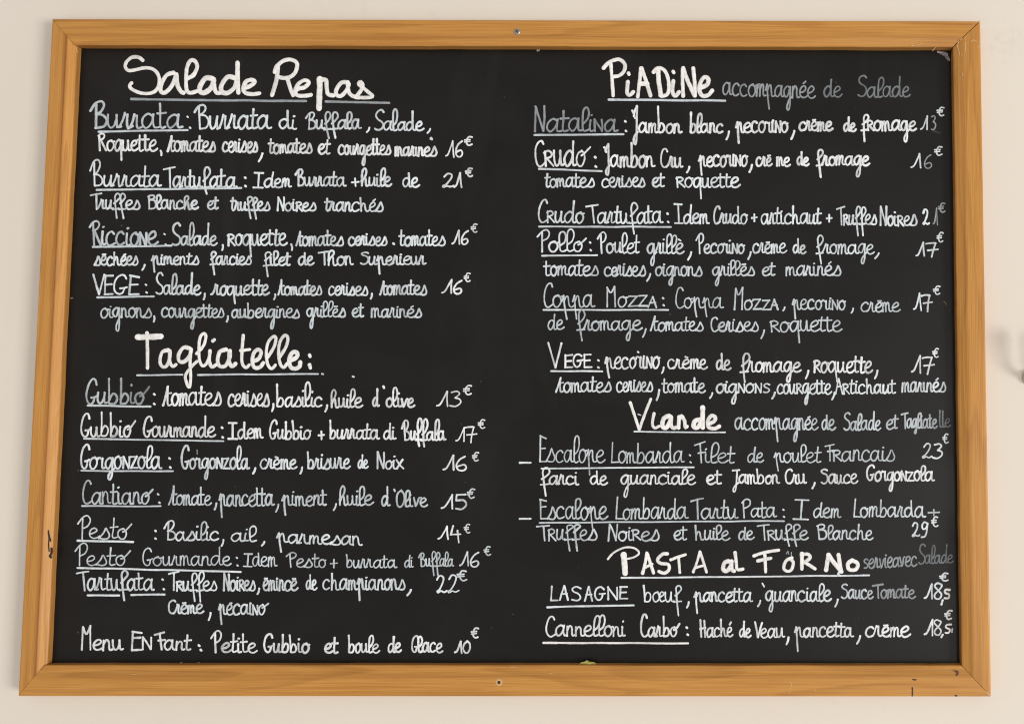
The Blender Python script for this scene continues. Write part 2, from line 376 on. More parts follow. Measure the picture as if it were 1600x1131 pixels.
# ------------------------------------------------------------------ frame rails
RW = 0.030
PROF_PLAIN = [(0, 0.0003), (0, 0.0145), (0.0003, 0.0152), (0.0009, 0.0157), (0.0018, 0.0160), (0.010, 0.01605), (0.0170, 0.0160), (0.0185, 0.01595), (0.0195, 0.0158), (0.0205, 0.0156), (0.0215, 0.0152),
        (0.0228, 0.0147), (0.0250, 0.0140), (0.0285, 0.0128), (0.0296, 0.0122), (0.0300, 0.0115), (0.0300, 0.0003)]
PROF_QUIRK = [(0, 0.0003), (0, 0.0145), (0.0003, 0.0152), (0.0009, 0.0157), (0.0018, 0.0160), (0.010, 0.01605), (0.0180, 0.0160), (0.0190, 0.0158), (0.0195, 0.0150), (0.0200, 0.0148), (0.0206, 0.0151),
        (0.0215, 0.0148), (0.0250, 0.0125), (0.0285, 0.0102), (0.0296, 0.0094), (0.0300, 0.0085), (0.0300, 0.0003)]
RWS = {'top': 0.0276, 'left': 0.0238, 'right': 0.0292, 'bottom': 0.0306}
ENDS = {'top': ('left', 'right'), 'bottom': ('right', 'left'), 'left': ('bottom', 'top'), 'right': ('top', 'bottom')}
def rail(side, stain, seed, gap0=0.0002, gap1=0.0002, marks=()):
    r = random.Random(seed); PROF = PROF_QUIRK if side == 'left' else PROF_PLAIN
    rw = RWS[side]; k0, k1 = (RWS[e]/rw for e in ENDS[side])
    horizontal = side in ('top', 'bottom')
    LEN = BW if horizontal else BH
    n = 90; np_ = len(PROF); v = []; gr = []; st = []; f = []
    wob = [0.0]*(n+1)
    for i in range(n+1): wob[i] = (wob[i-1] if i else 0)*0.7 + r.uniform(-0.00016, 0.00016)
    for i in range(n+1):
        t = i/n
        for j, (u, h) in enumerate(PROF):
            u2 = u*rw/RW
            if j >= np_-4: u2 += wob[i] + (r.uniform(-.0003, .0001) if r.random() < 0.06 else 0)
            lo, hi = u2*k0+gap0, LEN-u2*k1-gap1
            a = lo+(hi-lo)*t
            if side == 'top': p = (-BW/2+a, -h, BH-u2)
            elif side == 'bottom': p = (BW/2-a, -h, u2)
            elif side == 'left': p = (-BW/2+u2, -h, a)
            else: p = (BW/2-u2, -h, BH-a)
            v.append(p); gr.append((a+seed*3.7, u+0.0, h+seed*0.211)); st.append(stain)
    for i in range(n):
        for j in range(np_):
            k = (j+1) % np_
            f.append((i*np_+j, i*np_+k, (i+1)*np_+k, (i+1)*np_+j))
    f.append(tuple(range(np_))[::-1]); f.append(tuple(n*np_+j for j in range(np_)))
    mi = [0]*len(f)
    for pts, w_, m_, h_ in marks:                # pen marks, dents and scratches belong to the rail itself
        k = Ink(seed+7, off=h_); k.ribbon(spline(pts), w_*(0.75 if m_ == 2 else 1.0), (1, 1, 1), rough=1.8 if m_ == 2 else 1.0, h=0.00005)
        b = len(v); v += k.v; gr += [(0, 0, 0)]*len(k.v); st += [0.0]*len(k.v)
        f += [tuple(b+i for i in q) for q in k.f]; mi += [m_]*len(k.f)
    o = mesh_obj('frame_rail', v, f, [M_WOOD, M_DARK, M_RAW], board, mi, smooth=False)
    ga = o.data.attributes.new('grain', 'FLOAT_VECTOR', 'POINT'); ga.data.foreach_set('vector', [c for g in gr for c in g])
    sa = o.data.attributes.new('stain', 'FLOAT', 'POINT'); sa.data.foreach_set('value', st)
    return o
FR = 0.01606; BV = 0.0112
r_top = rail('top', 0.35, 3, 0.0002, 0.0005, [
    ([(1432, 71), (1438, 69), (1440, 67)], 1.6, 2, 0.0140), ([(1424, 72), (1431, 71)], 1.8, 2, 0.0134), ([(1457, 80), (1463, 73)], 1.1, 2, 0.0124),
    ([(1526, 35), (1531, 32.5)], 1.6, 2, FR), ([(1519, 41), (1523, 37.5)], 1.0, 2, FR)])
r_left = rail('left', 0.95, 5, 0.0002, 0.0002, [
    ([(75, 829), (76.5, 836), (77.5, 843)], 2.8, 1, 0.0126), ([(76.5, 843), (76, 852), (77, 861)], 2.0, 1, 0.0122), ([(77.5, 838), (79.5, 845)], 1.9, 1, 0.0116),
    ([(80.5, 857), (81, 862), (79.5, 866)], 3.4, 1, 0.0110), ([(78, 868), (79.5, 870)], 4.2, 1, 0.0114), ([(119, 76), (120.5, 82)], 2.4, 2, 0.0102), ([(104, 57), (106, 61)], 1.4, 2, 0.0140)])
r_right = rail('right', 0.25, 8, 0.0005, 0.0002, [
    ([(1509, 67), (1508, 74), (1509, 81)], 1.4, 2, FR), ([(1517, 66), (1521, 63), (1526, 66)], 1.3, 2, FR), ([(1531, 71), (1528, 75)], 1.6, 2, FR),
    ([(1498, 65), (1496, 72), (1498, 80), (1500, 88)], 1.5, 2, 0.0145), ([(1503, 60), (1500, 64)], 1.4, 2, 0.0158), ([(1503, 84), (1503, 89)], 1.2, 2, 0.0156),
    ([(1503, 114), (1504, 119)], 1.2, 2, 0.0155)])
r_bot = rail('bottom', 0.30, 2, 0.0003, 0.0002, [
    ([(1493, 1048), (1496.5, 1049), (1496, 1053), (1494, 1055)], 2.4, 1, 0.0157), ([(1426.5, 1061), (1431, 1061.6)], 2.3, 1, FR), ([(1425.5, 1074), (1425.6, 1081), (1425.4, 1087)], 2.4, 1, FR),
    ([(1493, 1086), (1494, 1086.4)], 2.6, 1, FR), ([(1234, 1065), (1237, 1069), (1234, 1078), (1233, 1083)], 1.1, 2, FR),
    ([(1540, 1080), (1545, 1085)], 1.4, 2, FR), ([(797, 1042.5), (806, 1042.3)], 1.3, 2, 0.0131), ([(857, 1051), (863, 1051.5)], 1.2, 2, 0.0152),
    ([(1273, 1076), (1275, 1080)], 1.0, 2, FR), ([(205, 1053), (214, 1053)], 1.0, 2, FR)])

# screw in the top rail, empty hole in the bottom rail
def lathe(prof, c, n=28):
    v = []; f = []
    for rr, h in prof:
        for k in range(n):
            a = 2*math.pi*k/n; v.append((c[0]+rr*math.cos(a), c[1]-h, c[2]+rr*math.sin(a)))
    for i in range(len(prof)-1):
        for k in range(n):
            k2 = (k+1) % n; f.append((i*n+k, i*n+k2, (i+1)*n+k2, (i+1)*n+k))
    f.append(tuple((len(prof)-1)*n+k for k in range(n)))
    return v, f
p = at(808, 50, FR)-BASE
v, f = lathe([(0.0035, 0.0), (0.0034, 0.0003), (0.0030, 0.0006), (0.0020, 0.0009), (0.0009, 0.0010)], p)
mi = [0]*len(f)
for ang in (0.5, 0.5+math.pi/2):                                     # cross recess: its shade painted as two flat dark quads
    ca, sa = math.cos(ang), math.sin(ang)
    b = len(v)
    for (dx, dz) in ((-.0023, -.00045), (.0023, -.00045), (.0023, .00045), (-.0023, .00045)):
        v.append((p[0]+dx*ca-dz*sa, p[1]-0.00106-(0.00002 if ang > 1 else 0), p[2]+dx*sa+dz*ca))
    f.append((b, b+1, b+2, b+3)); mi.append(1)
mesh_obj('screw', v, f, [M_STEEL, M_DARK], r_top, mi)
p = at(779.5, 1065.5, FR)-BASE
v, f = lathe([(0.0036, 0.00002), (0.0031, 0.0002), (0.0024, 0.00025), (0.0019, 0.0002), (0.0017, 0.00008)], p)
mesh_obj('screw_hole', v, f, [M_RAW, M_DARK], r_bot, [0]*(len(f)-1)+[1])  # last face: flat dark disc, painted shade standing in for the hole

# ------------------------------------------------------------------ the writing
SEED = [100]
def new(off=PANEL): SEED[0] += 1; return Ink(SEED[0], off)
def line(name, items, w=3.7, col=WHITE, label=None, ulw=3.6, ulcol=MID):
    k = new()
    for it in items:
        if it[0] == '.': dot(k, it[1], it[2], (it[3] if len(it) > 3 else w*1.0)*0.9, col)
        elif it[0] == ',': com(k, *it[1:5], w=w*0.80, col=col)
        elif it[0] == '_': rule(k, *it[1:5], w=ulw, col=ulcol)
        elif it[0] == '/':                                        # a free stroke
            k.ribbon(spline(it[1]), it[2] if len(it) > 2 else w, it[3] if len(it) > 3 else col)
        else:
            kw = dict(it[6]) if len(it) > 6 else {}
            kw.setdefault('w', w); kw.setdefault('col', col)
            word(k, *it[:6], **kw)
    return k.build(name, slate, label)
def price(txt, x0, x1, base, top, ex0, ex1, ey0, ey1, w=3.6, col=WHITE, ecol=None, dims=None, tail=None, label=None):
    k = new()
    if dims is None: word(k, txt, x0, x1, base, (base-top)/2, top, w, col)
    else:                                                         # half rubbed-out last figure
        m = x0+(x1-x0)*0.52
        word(k, txt[0], x0, m, base, (base-top)/2, top, w, col); word(k, txt[1], m+3, x1, base, (base-top)/2, top, w*0.8, dims)
    word(k, '€', ex0, ex1, ey1, (ey1-ey0)/2, ey0, w*0.88, ecol or col)
    if tail:
        for t in tail: k.ribbon(spline(t[0]), t[1], t[2])
    return k.build('price', slate, label)
def heading(strokes, ul, col=WARM, label=None, extra=()):
    k = new()
    for pts, w_ in strokes: k.ribbon(spline(pts), w_, col, 1.03, 0.6, h=0.00022)
    for a in ul: rule(k, *a)
    for pts, w_, c_ in extra: k.ribbon(spline(pts), w_, c_)
    return k.build('menu_heading', slate, label)
def Z(ox, oy, s):                                                 # strokes drawn on an enlarged sub-grid
    def go(txt, w_): return [(ox+float(p.split(',')[0])/s, oy+float(p.split(',')[1])/s) for p in txt.split()], w_/s
    return go

# --- left column
z1 = Z(110, 75, 5.0); z2 = Z(430, 75, 4.848)
heading([
 z1('565,98 530,74 480,76 440,108 428,148 455,178 510,172 580,157 645,168 688,215 692,285 660,340 600,358 530,348 475,320 463,296 478,275', 27),
 z1('805,195 752,215 712,280 706,338 740,350 790,300 820,235 828,205', 32), z1('826,215 836,290 862,340 885,352', 34),
 z1('915,240 962,212 990,150 975,106 940,100 912,150 904,230 904,300 915,343 945,352 990,337', 31),
 z1('1110,242 1060,237 1018,290 1012,340 1050,350 1100,312 1120,252', 38), z1('1120,245 1125,310 1140,350 1170,352', 34),
 z1('1290,238 1230,228 1182,290 1182,342 1225,354 1280,312 1300,245', 36), z1('1305,118 1306,230 1312,350', 34),
 z1('1358,310 1400,300 1440,268 1420,250 1372,265 1350,318 1370,354 1430,362 1475,356', 32),
 z2('20,150 8,250 -24,358', 32), z2('-2,185 15,140 60,100 120,90 165,122 150,190 100,226 40,226 18,214', 30), z2('92,230 112,300 134,360', 30),
 z2('140,340 170,312 220,300 255,266 225,246 180,270 152,320 165,358 220,364 275,356', 30),
 z2('338,236 336,340 332,458', 44), z2('350,242 384,246 390,300 400,350 440,362', 32),
 z2('550,262 500,266 462,320 466,358 500,364 540,322 560,272', 30), z2('548,262 556,330 580,362 612,372', 30),
 z2('612,372 650,322 664,282 645,257 632,276 664,302 700,332 738,368 690,378 612,376', 28)],
 [(205, 155.2, 478, 158.6, 4.2, LOW), (509, 159.2, 608, 161, 4, LOW)], label='large white heading reading Salade Repas')
T_ = {'w': 3.9}
line('menu_line', [('Burrata', 139, 287, 201, 22, 156, {'w': 4.6, 'col': MID}), ('.', 293, 183, 3), ('.', 297, 200, 3.4), ('Burrata', 302, 426, 202, 21, 165, {'w': 4.4, 'col': BLUE}),
 ('di', 435, 465, 202, 15, 174), ('Buffala', 476, 566, 202, 14.5, 174, {'bot': 216}), (',', 577, 200, 573, 207), ('Salade', 583, 664, 204, 14, 171), (',', 672, 202, 668, 208), ('_', 154, 206, 293, 203.4)], w=4.0, col=BLUE)
line('menu_line', [('Ɍoquette', 152, 248, 236, 17, 209, {'bot': 250}), (',', 251, 236, 252, 243), ('τomates', 260, 338, 237, 16, 210), ('cerises', 346, 404, 238, 16, 212), (',', 410, 240, 404, 253),
 ('tomates', 418, 489, 239.5, 15, 215), ('et', 496, 518, 241, 15, 216), ('courgettes', 527, 612, 242, 15, 214, {'bot': 259}), ('marınes', 616, 684, 244, 14.5, 220), ('.', 674, 217, 5)], w=4.2, col=WHITE)
price('16', 695, 724, 245.5, 220, 724.5, 739, 213, 228)
line('menu_line', [('Burrata', 139, 254, 292, 16.5, 251), ('Tartufata', 254, 372, 293, 17, 261, {'bot': 304}), ('.', 383, 278), ('.', 383.5, 291), ('Idem', 394, 457, 293, 14, 269),
 ('Burrata', 460, 543, 291, 14, 264), ('+', 548, 562, 291, 12, 266), ('huile', 563, 614, 291, 14, 263), ('de', 628, 657, 292.5, 14, 271), ('_', 151, 297, 377, 294.2)], w=4.0, col=BLUE)
price('21', 690, 723, 293.5, 270, 726, 740, 262, 277, w=4)
line('menu_line', [('Truffes', 140, 220, 327, 14, 303, {'bot': 341}), ('ßlanche', 230, 312, 327, 14, 305), ('et', 323, 343, 327, 13, 306), ('truffes', 359, 423, 329, 14, 308, {'bot': 342}),
 ('Noiʀes', 432, 495, 329.5, 13.5, 308), ('trancħés', 506, 600, 330, 14, 308)], w=4.0, col=BLUE)
line('menu_line', [('Riccioɴe', 138, 249, 383.5, 22, 346, {'w': 4.4, 'col': MID}), ('.', 257, 366, 3), ('.', 259, 382, 3), ('Salade', 267, 341, 383.5, 15, 347), (',', 348, 383, 347, 391),
 ('ʀoquette', 354, 451, 383.5, 18, 356, {'bot': 401}), (',', 455, 382, 456, 391), ('τomates', 461, 538, 384, 15, 358), ('cerises', 543, 606, 383.5, 14, 362), ('.', 615, 381, 4.4), ('tomates', 622, 697, 384, 14.5, 356), ('_', 145, 386, 268, 384)], w=4.0, col=BLUE)
price('16', 705, 733, 382, 359, 735, 747, 349, 364, w=3.4)
line('menu_line', [('sēcħées', 146, 217, 414.5, 14, 394), (',', 226, 414, 222, 422), ('piments', 235, 312, 413.5, 13, 394, {'bot': 426}), ('farcies', 327, 394, 413.5, 13, 393, {'bot': 430}), ('filet', 410, 456, 414.5, 13, 393, {'bot': 432}),
 ('de', 465, 492, 414.5, 14, 395), ('Thon', 496, 554, 414.5, 14, 392), ('Superieur', 561, 667, 413.5, 13.5, 394, {'bot': 428})], w=3.9, col=BLUE)
line('menu_line', [('VĒGE', 144, 219, 460, 15, 430), ('.', 228, 445, 3.2), ('.', 229, 457, 3.2), ('Salade', 242, 316, 460, 14.5, 424), (',', 320, 459, 318, 468), ('roquette', 328, 423, 461, 15, 432, {'bot': 474}), (',', 430, 460, 428, 468),
 ('τomates', 433, 504, 461, 14, 433), ('cerises', 512, 576, 461, 14, 438), (',', 581, 459, 579, 467), ('τomates', 592, 668, 460.5, 14.5, 435), ('_', 152, 464.5, 240, 463.4)], w=4.0, col=BLUE)
price('16', 689, 723, 459, 437, 724, 736, 427, 441)
line('menu_line', [('oignons', 156, 238, 496, 15, 474, {'bot': 519}), (',', 241, 494, 240, 503), ('courgettes', 251, 351, 496, 14.5, 473, {'bot': 514}), (',', 356, 494, 354, 503), ('auħergines'.replace('ħ', 'b'), 361, 469, 496.5, 14, 472, {'bot': 515}),
 ('grillēs', 478, 541, 495, 13.5, 471, {'bot': 514}), ('et', 549, 570, 495, 14, 473), ('marinés', 579, 660, 496, 14, 474)], w=3.6, col=MID)
z7 = Z(110, 460, 5.0); z8 = Z(430, 460, 4.848)
heading([
 z7('525,334 620,332 705,328', 46), z7('598,300 602,440 602,575', 27), z7('765,434 716,452 700,520 716,562 750,560 775,500 778,440', 28), z7('776,440 776,520 798,562 826,546', 26),
 z7('932,420 882,416 846,470 850,520 890,524 930,480 945,425', 30), z7('940,425 935,540 940,640 930,725 908,690 900,630 950,560 992,520', 24),
 z7('985,462 1040,400 1058,330 1043,304 1015,332 1005,400 1006,500 1026,553 1056,548 1085,490', 24), z7('1090,440 1086,520 1106,566 1142,545', 27), z7('1112,364 1124,354', 26),
 z7('1216,430 1166,450 1150,520 1170,562 1214,554 1245,490 1248,435', 30), z7('1244,440 1240,520 1260,562 1290,540', 30),
 z7('1350,320 1340,450 1342,536 1370,572 1396,550', 25), z7('1330,438 1400,430', 25),
 z7('1424,522 1470,502 1490,452 1466,430 1432,460 1422,530 1440,572 1480,568 1506,535', 30),
 z7('1542,490 1590,410 1605,342 1586,328 1546,372 1530,450 1540,540 1570,580 1604,548', 24),
 z8('28,482 80,400 96,332 72,310 35,362 25,450 40,530 66,552 92,520', 24), z8('105,502 160,478 166,442 132,440 106,490 116,548 150,562 184,545 190,510', 32),
 z8('260,458 264,470', 24), z8('260,532 266,556', 26)],
 [(214, 586, 285, 585.4, 3, MID), (309, 585.4, 497, 584, 3, MID)], label='large white heading reading Tagliatelle', extra=[([(503, 584), (505, 584.4)], 3, MID), ([(551, 588), (553, 588.6)], 3, MID)])
line('menu_line', [('Gubbiø', 133, 235, 631, 18, 588, {'col': MID, 'col1': DIM, 'w': 4.2}), ('.', 241, 616, 3.8), ('.', 241, 631, 3.8), ('τomates', 253, 347, 633.5, 20, 598), ('cerises', 355, 422, 634, 19, 606), (',', 427, 631, 425, 642),
 ('basilic', 431, 505, 635, 15, 598), (',', 511, 633, 508, 643), ('huile', 516, 569, 636, 15, 607), ('d', 581, 594, 635, 13.5, 608), ('/', [(599, 603.5), (600, 606)], 3.4), ('olive', 602, 650, 635.5, 13.5, 605), ('_', 137, 633.6, 235, 635.2)], w=4.1, col=WHITE, ulcol=MID, label='menu line whose first word is faded grey')
price('13', 681, 721, 635, 611, 723, 738, 602, 617, w=3.6)
line('menu_line', [('Gubbiø', 125, 213, 682, 17, 644), ('Gourmande', 223, 339, 682.5, 16, 648), ('.', 347, 668, 3.8), ('.', 348, 683, 3.8), ('Idem', 355, 413, 685, 16, 658), ('Gubbio', 420, 488, 686, 14.5, 657), ('+', 496, 508, 686, 12, 668),
 ('burrata', 514, 595, 685.5, 14, 657), ('di', 598, 620, 686, 14, 660), ('Buffala', 626, 698, 687.5, 14, 655, {'bot': 697}), ('_', 131, 685, 349, 689)], w=4.0, col=WHITE, ulw=3.0)
price('17', 711, 746, 690, 666, 746, 759, 655, 670, w=3.3)
line('menu_line', [('Gorgoɴzola', 125, 255, 732, 19, 695, {'bot': 749}), ('.', 265, 716, 3.8), ('.', 266, 730, 3.8), ('Gorgoɴzola', 282, 391, 732, 17, 697, {'bot': 750}), ('/', [(308, 703), (308, 709)], 2.2, DIM), (',', 399, 731, 395, 740), ('crème', 405, 466, 732, 15, 709),
 (',', 472, 730, 469, 740), ('brisure', 479, 549, 732, 16, 704), ('de', 558, 577, 731.5, 13, 710), ('Noix', 588, 632, 732, 14, 705), ('_', 127, 735, 270, 736)], w=3.9, col=BLUE, ulw=3.0)
price('16', 691, 730, 735, 712, 737, 749, 706, 721)
line('menu_line', [('Cantianø', 128, 241, 787, 19, 750), ('.', 247, 772, 3.4), ('.', 249, 785, 3.4), ('τomate', 262, 332, 788.5, 16, 754), (',', 338, 786, 335, 796), ('pancetta', 341, 430, 790, 18, 758, {'bot': 808}), (',', 435, 788, 431, 799),
 ('piment', 439, 512, 789.5, 16, 762, {'bot': 805}), (',', 525, 787, 521, 797), ('huile', 529, 585, 789, 16, 757), ('d', 595, 611, 790, 15, 761), ('/', [(616, 764.5), (617, 767)], 3), ('Olive', 618, 670, 791, 14, 764), ('_', 128, 790.4, 251, 790.6)], w=3.7, col=MID, ulw=2.8)
price('15', 688, 730, 795.5, 772, 729, 743, 763, 779, w=3.6, col=BLUE)
line('menu_line', [('Pestø', 120, 207, 841, 17, 803), ('.', 243, 829, 3.4), ('.', 243, 841, 3.4), ('Basilic', 255, 343, 844, 13.5, 813), (',', 349, 843, 346, 853), ('ail', 360, 402, 845, 12.5, 819), (',', 413, 846, 409, 852),
 ('parmesan', 431, 568, 847, 14.5, 826, {'bot': 863, 'base1': 852}), ('_', 121, 844, 208, 846.6)], w=3.5, col=BLUE, ulw=3.6, ulcol=BLUE)
price('14', 683, 721, 843, 821, 724, 736, 817, 833, w=3.5)
line('menu_line', [('Pestø', 116, 205, 883, 15, 848), ('Gourmande', 222, 363, 883, 15, 855), ('.', 370, 871, 3), ('.', 371, 883, 3), ('Idem', 379, 434, 884.5, 15, 864), ('Pesto', 446, 511, 886, 13, 863), ('+', 515, 528, 887, 13, 870),
 ('burrata', 540, 622, 886.5, 13, 865), ('di', 631, 647, 886, 12, 866), ('Buffala', 653, 710, 884.5, 12, 862, {'bot': 899}), ('_', 121, 886.6, 376, 893.2)], w=3.0, col=MID, ulw=3.4, ulcol=BLUE, label='thin grey menu line')
price('16', 717, 749, 884.5, 861, 755, 768, 853, 868, w=3.0, col=BLUE)
line('menu_line', [('Tartufata', 118, 243, 921.5, 18, 891, {'bot': 938}), ('.', 254, 905, 3.4), ('.', 256, 920, 3.4), ('Tʀuffes', 262, 340, 922, 15, 893, {'bot': 939}), ('Noiʀes', 348, 400, 922, 16, 895), (',', 405, 919, 402, 928),
 ('ēmincē', 410, 467, 922, 17, 900), ('de', 477, 497, 921, 15, 897), ('cħampianons', 503, 634, 921, 16.5, 895, {'bot': 938}), (',', 642, 921, 636, 930), ('_', 137, 929.6, 186, 930), ('_', 205, 929, 257, 928.4)], w=3.8, col=BLUE, ulw=3.6, ulcol=BLUE)
price('22', 681, 719, 925.5, 898, 713, 731, 890, 908, w=3.7, col=BLUE)
line('menu_line', [('Crēme', 262, 320, 958, 14, 937), (',', 329, 957, 326, 968), ('pécaiɴø', 340, 421, 959.5, 16, 940, {'bot': 975})], w=3.8, col=BLUE)
line('menu_line', [('Menu', 126, 195, 1015, 17, 978), ('Eɴ', 204, 238, 1015, 20, 985), ('Fant', 240, 301, 1015, 15, 987), ('.', 311, 1008, 4.2), ('.', 314, 1015, 4.2), ('Petite', 328, 404, 1018.5, 15, 985), ('Gubbio', 411, 486, 1019, 15, 990),
 ('et', 506, 530, 1019.5, 15, 991), ('boulе'.replace('е', 'e'), 543, 595, 1019, 14.5, 991), ('de', 605, 629, 1018.5, 14.5, 993), ('Glace', 642, 694, 1018.5, 14.5, 992)], w=4.1, col=WHITE)
price('10', 709, 736, 1019.5, 1000, 735, 749, 981, 997, w=4)

# --- right column
za = Z(820, 75, 4.706)
heading([
 za('632,120 642,240 650,352', 24), za('578,150 622,106 690,86 734,120 730,170 696,204 655,212', 27),
 za('758,250 752,330 772,348 800,322', 28), za('762,186 766,196', 24), za('830,360 845,240 852,150', 26), za('858,150 890,240 924,352', 28), za('848,264 896,264', 40),
 za('946,180 976,150 1020,160 1050,212 1060,290 1048,340 1012,356 995,350', 27), za('978,164 986,250 1000,348', 34), za('1092,245 1086,320 1106,354 1136,322', 30), za('1090,174 1096,184', 24),
 za('1164,356 1160,250 1160,155', 25), za('1164,150 1200,250 1250,352', 30), za('1250,350 1248,250 1238,150', 27),
 za('1300,292 1342,270 1350,232 1320,216 1290,262 1285,320 1310,354 1350,346 1380,312', 31)],
 [(951, 156, 1133, 157.6, 4, MID)], label='bold white heading reading Piadine')
line('menu_line', [('accompagnée', 1128, 1276, 149, 19, 116, {'bot': 169, 'base1': 154, 'col': LOW}), ('de', 1286, 1317, 151.5, 18, 123), ('Salade', 1339, 1424, 152, 17, 119)], w=3.5, col=DIM, label='faded grey words beside the Piadine heading')
line('menu_line', [('Nataliɴa', 834, 967, 206, 20, 168, {'col': LOW, 'col1': (0.27, 0.295, 0.315), 'w': 4.2}), ('.', 977, 190, 3.6), ('.', 978, 205, 3.6), ('Jambon', 986, 1067, 208, 15, 168, {'bot': 227}), ('blanc', 1077, 1131, 208, 14.5, 177), (',', 1139, 206, 1135, 218),
 ('pecoriɴo', 1148, 1233, 207, 17, 186, {'bot': 224}), (',', 1241, 205, 1236, 218), ('crēme', 1247, 1303, 204.5, 14, 183), ('de', 1317, 1339, 205, 13, 182), ('fʀomage', 1344, 1434, 204.5, 15.5, 179, {'bot': 222}), ('_', 835, 211.5, 974, 210)], w=4.3, col=WHITE, ulw=3.6, ulcol=MID, label='bright menu line whose first word is faded grey')
price('13', 1437, 1463, 203.5, 181, 1463, 1477, 168, 182, w=3.6, col=BLUE, dims=LOW, tail=[([(1459, 205), (1468, 208)], 3, (0.05, 0.05, 0.05))], label='price with a rubbed, greyer last figure')
line('menu_line', [('Cʀudø', 835, 924, 260.5, 25, 220), ('.', 930, 246), ('.', 931, 260.5), ('Jambon', 942, 1025, 261, 18, 224, {'bot': 275}), ('Cru', 1031, 1069, 262, 15, 234), (',', 1077, 261, 1073, 270), ('pecoriɴo', 1090, 1170, 260, 17, 240, {'bot': 274}), (',', 1175, 258, 1171, 269),
 ('crē', 1180, 1208, 260, 14, 238), ('me', 1212, 1237, 260, 14, 238), ('de', 1244, 1266, 258.5, 13.5, 237), ('fromage', 1274, 1361, 258.5, 14.5, 234, {'bot': 277}), ('_', 842, 264, 940, 267.6)], w=4.2, col=WHITE, ulw=3.4, ulcol=MID)
price('16', 1422, 1457, 263, 241, 1459, 1473, 229, 244, w=3.6, col=BLUE, dims=LOW, label='price with a rubbed, greyer last figure')
line('menu_line', [('tomates', 850, 930, 292.5, 14.5, 269), ('cerises', 939, 1009, 292.5, 14.5, 272), ('et', 1018, 1040, 292.5, 14, 269), ('ʀoquette', 1055, 1158, 293, 15.5, 269, {'bot': 311})], w=3.8, col=BLUE)
line('menu_line', [('Cʀudo', 840, 915, 348, 18, 312), ('Tartufata', 914, 1038, 349, 17.5, 318, {'bot': 366}), ('.', 1043, 334, 3.6), ('.', 1044, 347, 3.6), ('Idem', 1052, 1110, 349.5, 15.5, 319), ('Crudo', 1114, 1170, 349.5, 15, 321), ('+', 1173, 1184, 346, 11, 330),
 ('articħaut', 1188, 1285, 350, 16, 321), ('+', 1290, 1301, 346, 11, 330), ('Tʀuffes', 1306, 1371, 351, 15, 323, {'bot': 369}), ('Noiʀes', 1374, 1434, 352.5, 16, 323), ('_', 842, 354.2, 1048, 354.6)], w=3.8, col=BLUE, ulw=3.2)
price('21', 1441, 1466, 351.5, 326, 1465, 1478, 318, 333, w=3.6, col=BLUE, dims=LOW, ecol=LOW, label='price with a rubbed, greyer last figure')
line('menu_line', [('Pollø', 838, 918, 393, 17, 359), ('.', 922, 379, 3.4), ('.', 923, 391, 3.4), ('Poulet', 932, 1001, 395.5, 16, 363), ('grillè', 1010, 1071, 396, 16.5, 366, {'bot': 415}), (',', 1080, 394, 1075, 406), ('Pecoriɴo', 1086, 1165, 396, 14.5, 366), (',', 1173, 394, 1169, 405),
 ('crēme', 1175, 1231, 395.5, 15, 374), ('de', 1238, 1261, 396, 14, 372), ('fromage', 1274, 1368, 396.5, 15, 369, {'bot': 413}), (',', 1373, 396, 1367, 404), ('_', 847, 400, 933, 399)], w=3.6, col=BLUE, ulw=3.2, ulcol=BLUE)
price('17', 1430, 1467, 401, 378, 1463, 1475, 363, 379, w=3.6, col=BLUE)
line('menu_line', [('tomates', 848, 936, 430.5, 15.5, 403), ('cerises', 943, 1010, 431, 15, 408), (',', 1016, 428, 1011, 439), ('oignons', 1023, 1098, 431, 15, 409, {'bot': 446}), ('grillēs', 1112, 1180, 430.5, 14, 407, {'bot': 447}), ('et', 1190, 1213, 430.5, 14, 408), ('marinés', 1227, 1315, 430.5, 15, 405)], w=3.5, col=MID)
line('menu_line', [('Coppa', 849, 931, 480, 19, 444, {'bot': 499}), ('Mozzᴀ', 947, 1027, 479.5, 17.5, 446), ('.', 1036, 466, 3.4), ('.', 1037, 477, 3.4), ('Coppa', 1055, 1132, 481, 16, 448, {'bot': 495, 'w': 3.0}), ('Mozzᴀ', 1146, 1217, 484, 16, 449), (',', 1226, 480, 1223, 486),
 ('pecoriɴo', 1237, 1323, 483.5, 15.5, 462, {'bot': 498}), (',', 1333, 482, 1330, 489), ('crēme', 1344, 1408, 487, 15, 466), ('_', 849, 484.2, 1044, 484.4)], w=3.4, col=MID, ulw=2.8, ulcol=BLUE)
price('17', 1426, 1458, 484.5, 458, 1457, 1470, 446, 461, w=3.6, col=BLUE)
line('menu_line', [('de', 855, 883, 515, 15, 491), ('fromage', 900, 1005, 516, 15, 486, {'bot': 533}), (',', 1009, 514, 1004, 527), ('τomates', 1015, 1100, 517, 14.5, 491), ('Cerises', 1110, 1186, 517.5, 14.5, 496), (',', 1194, 516, 1189, 529), ('ʀoquette', 1202, 1317, 518, 17, 494, {'bot': 536})], w=3.4, col=MID)
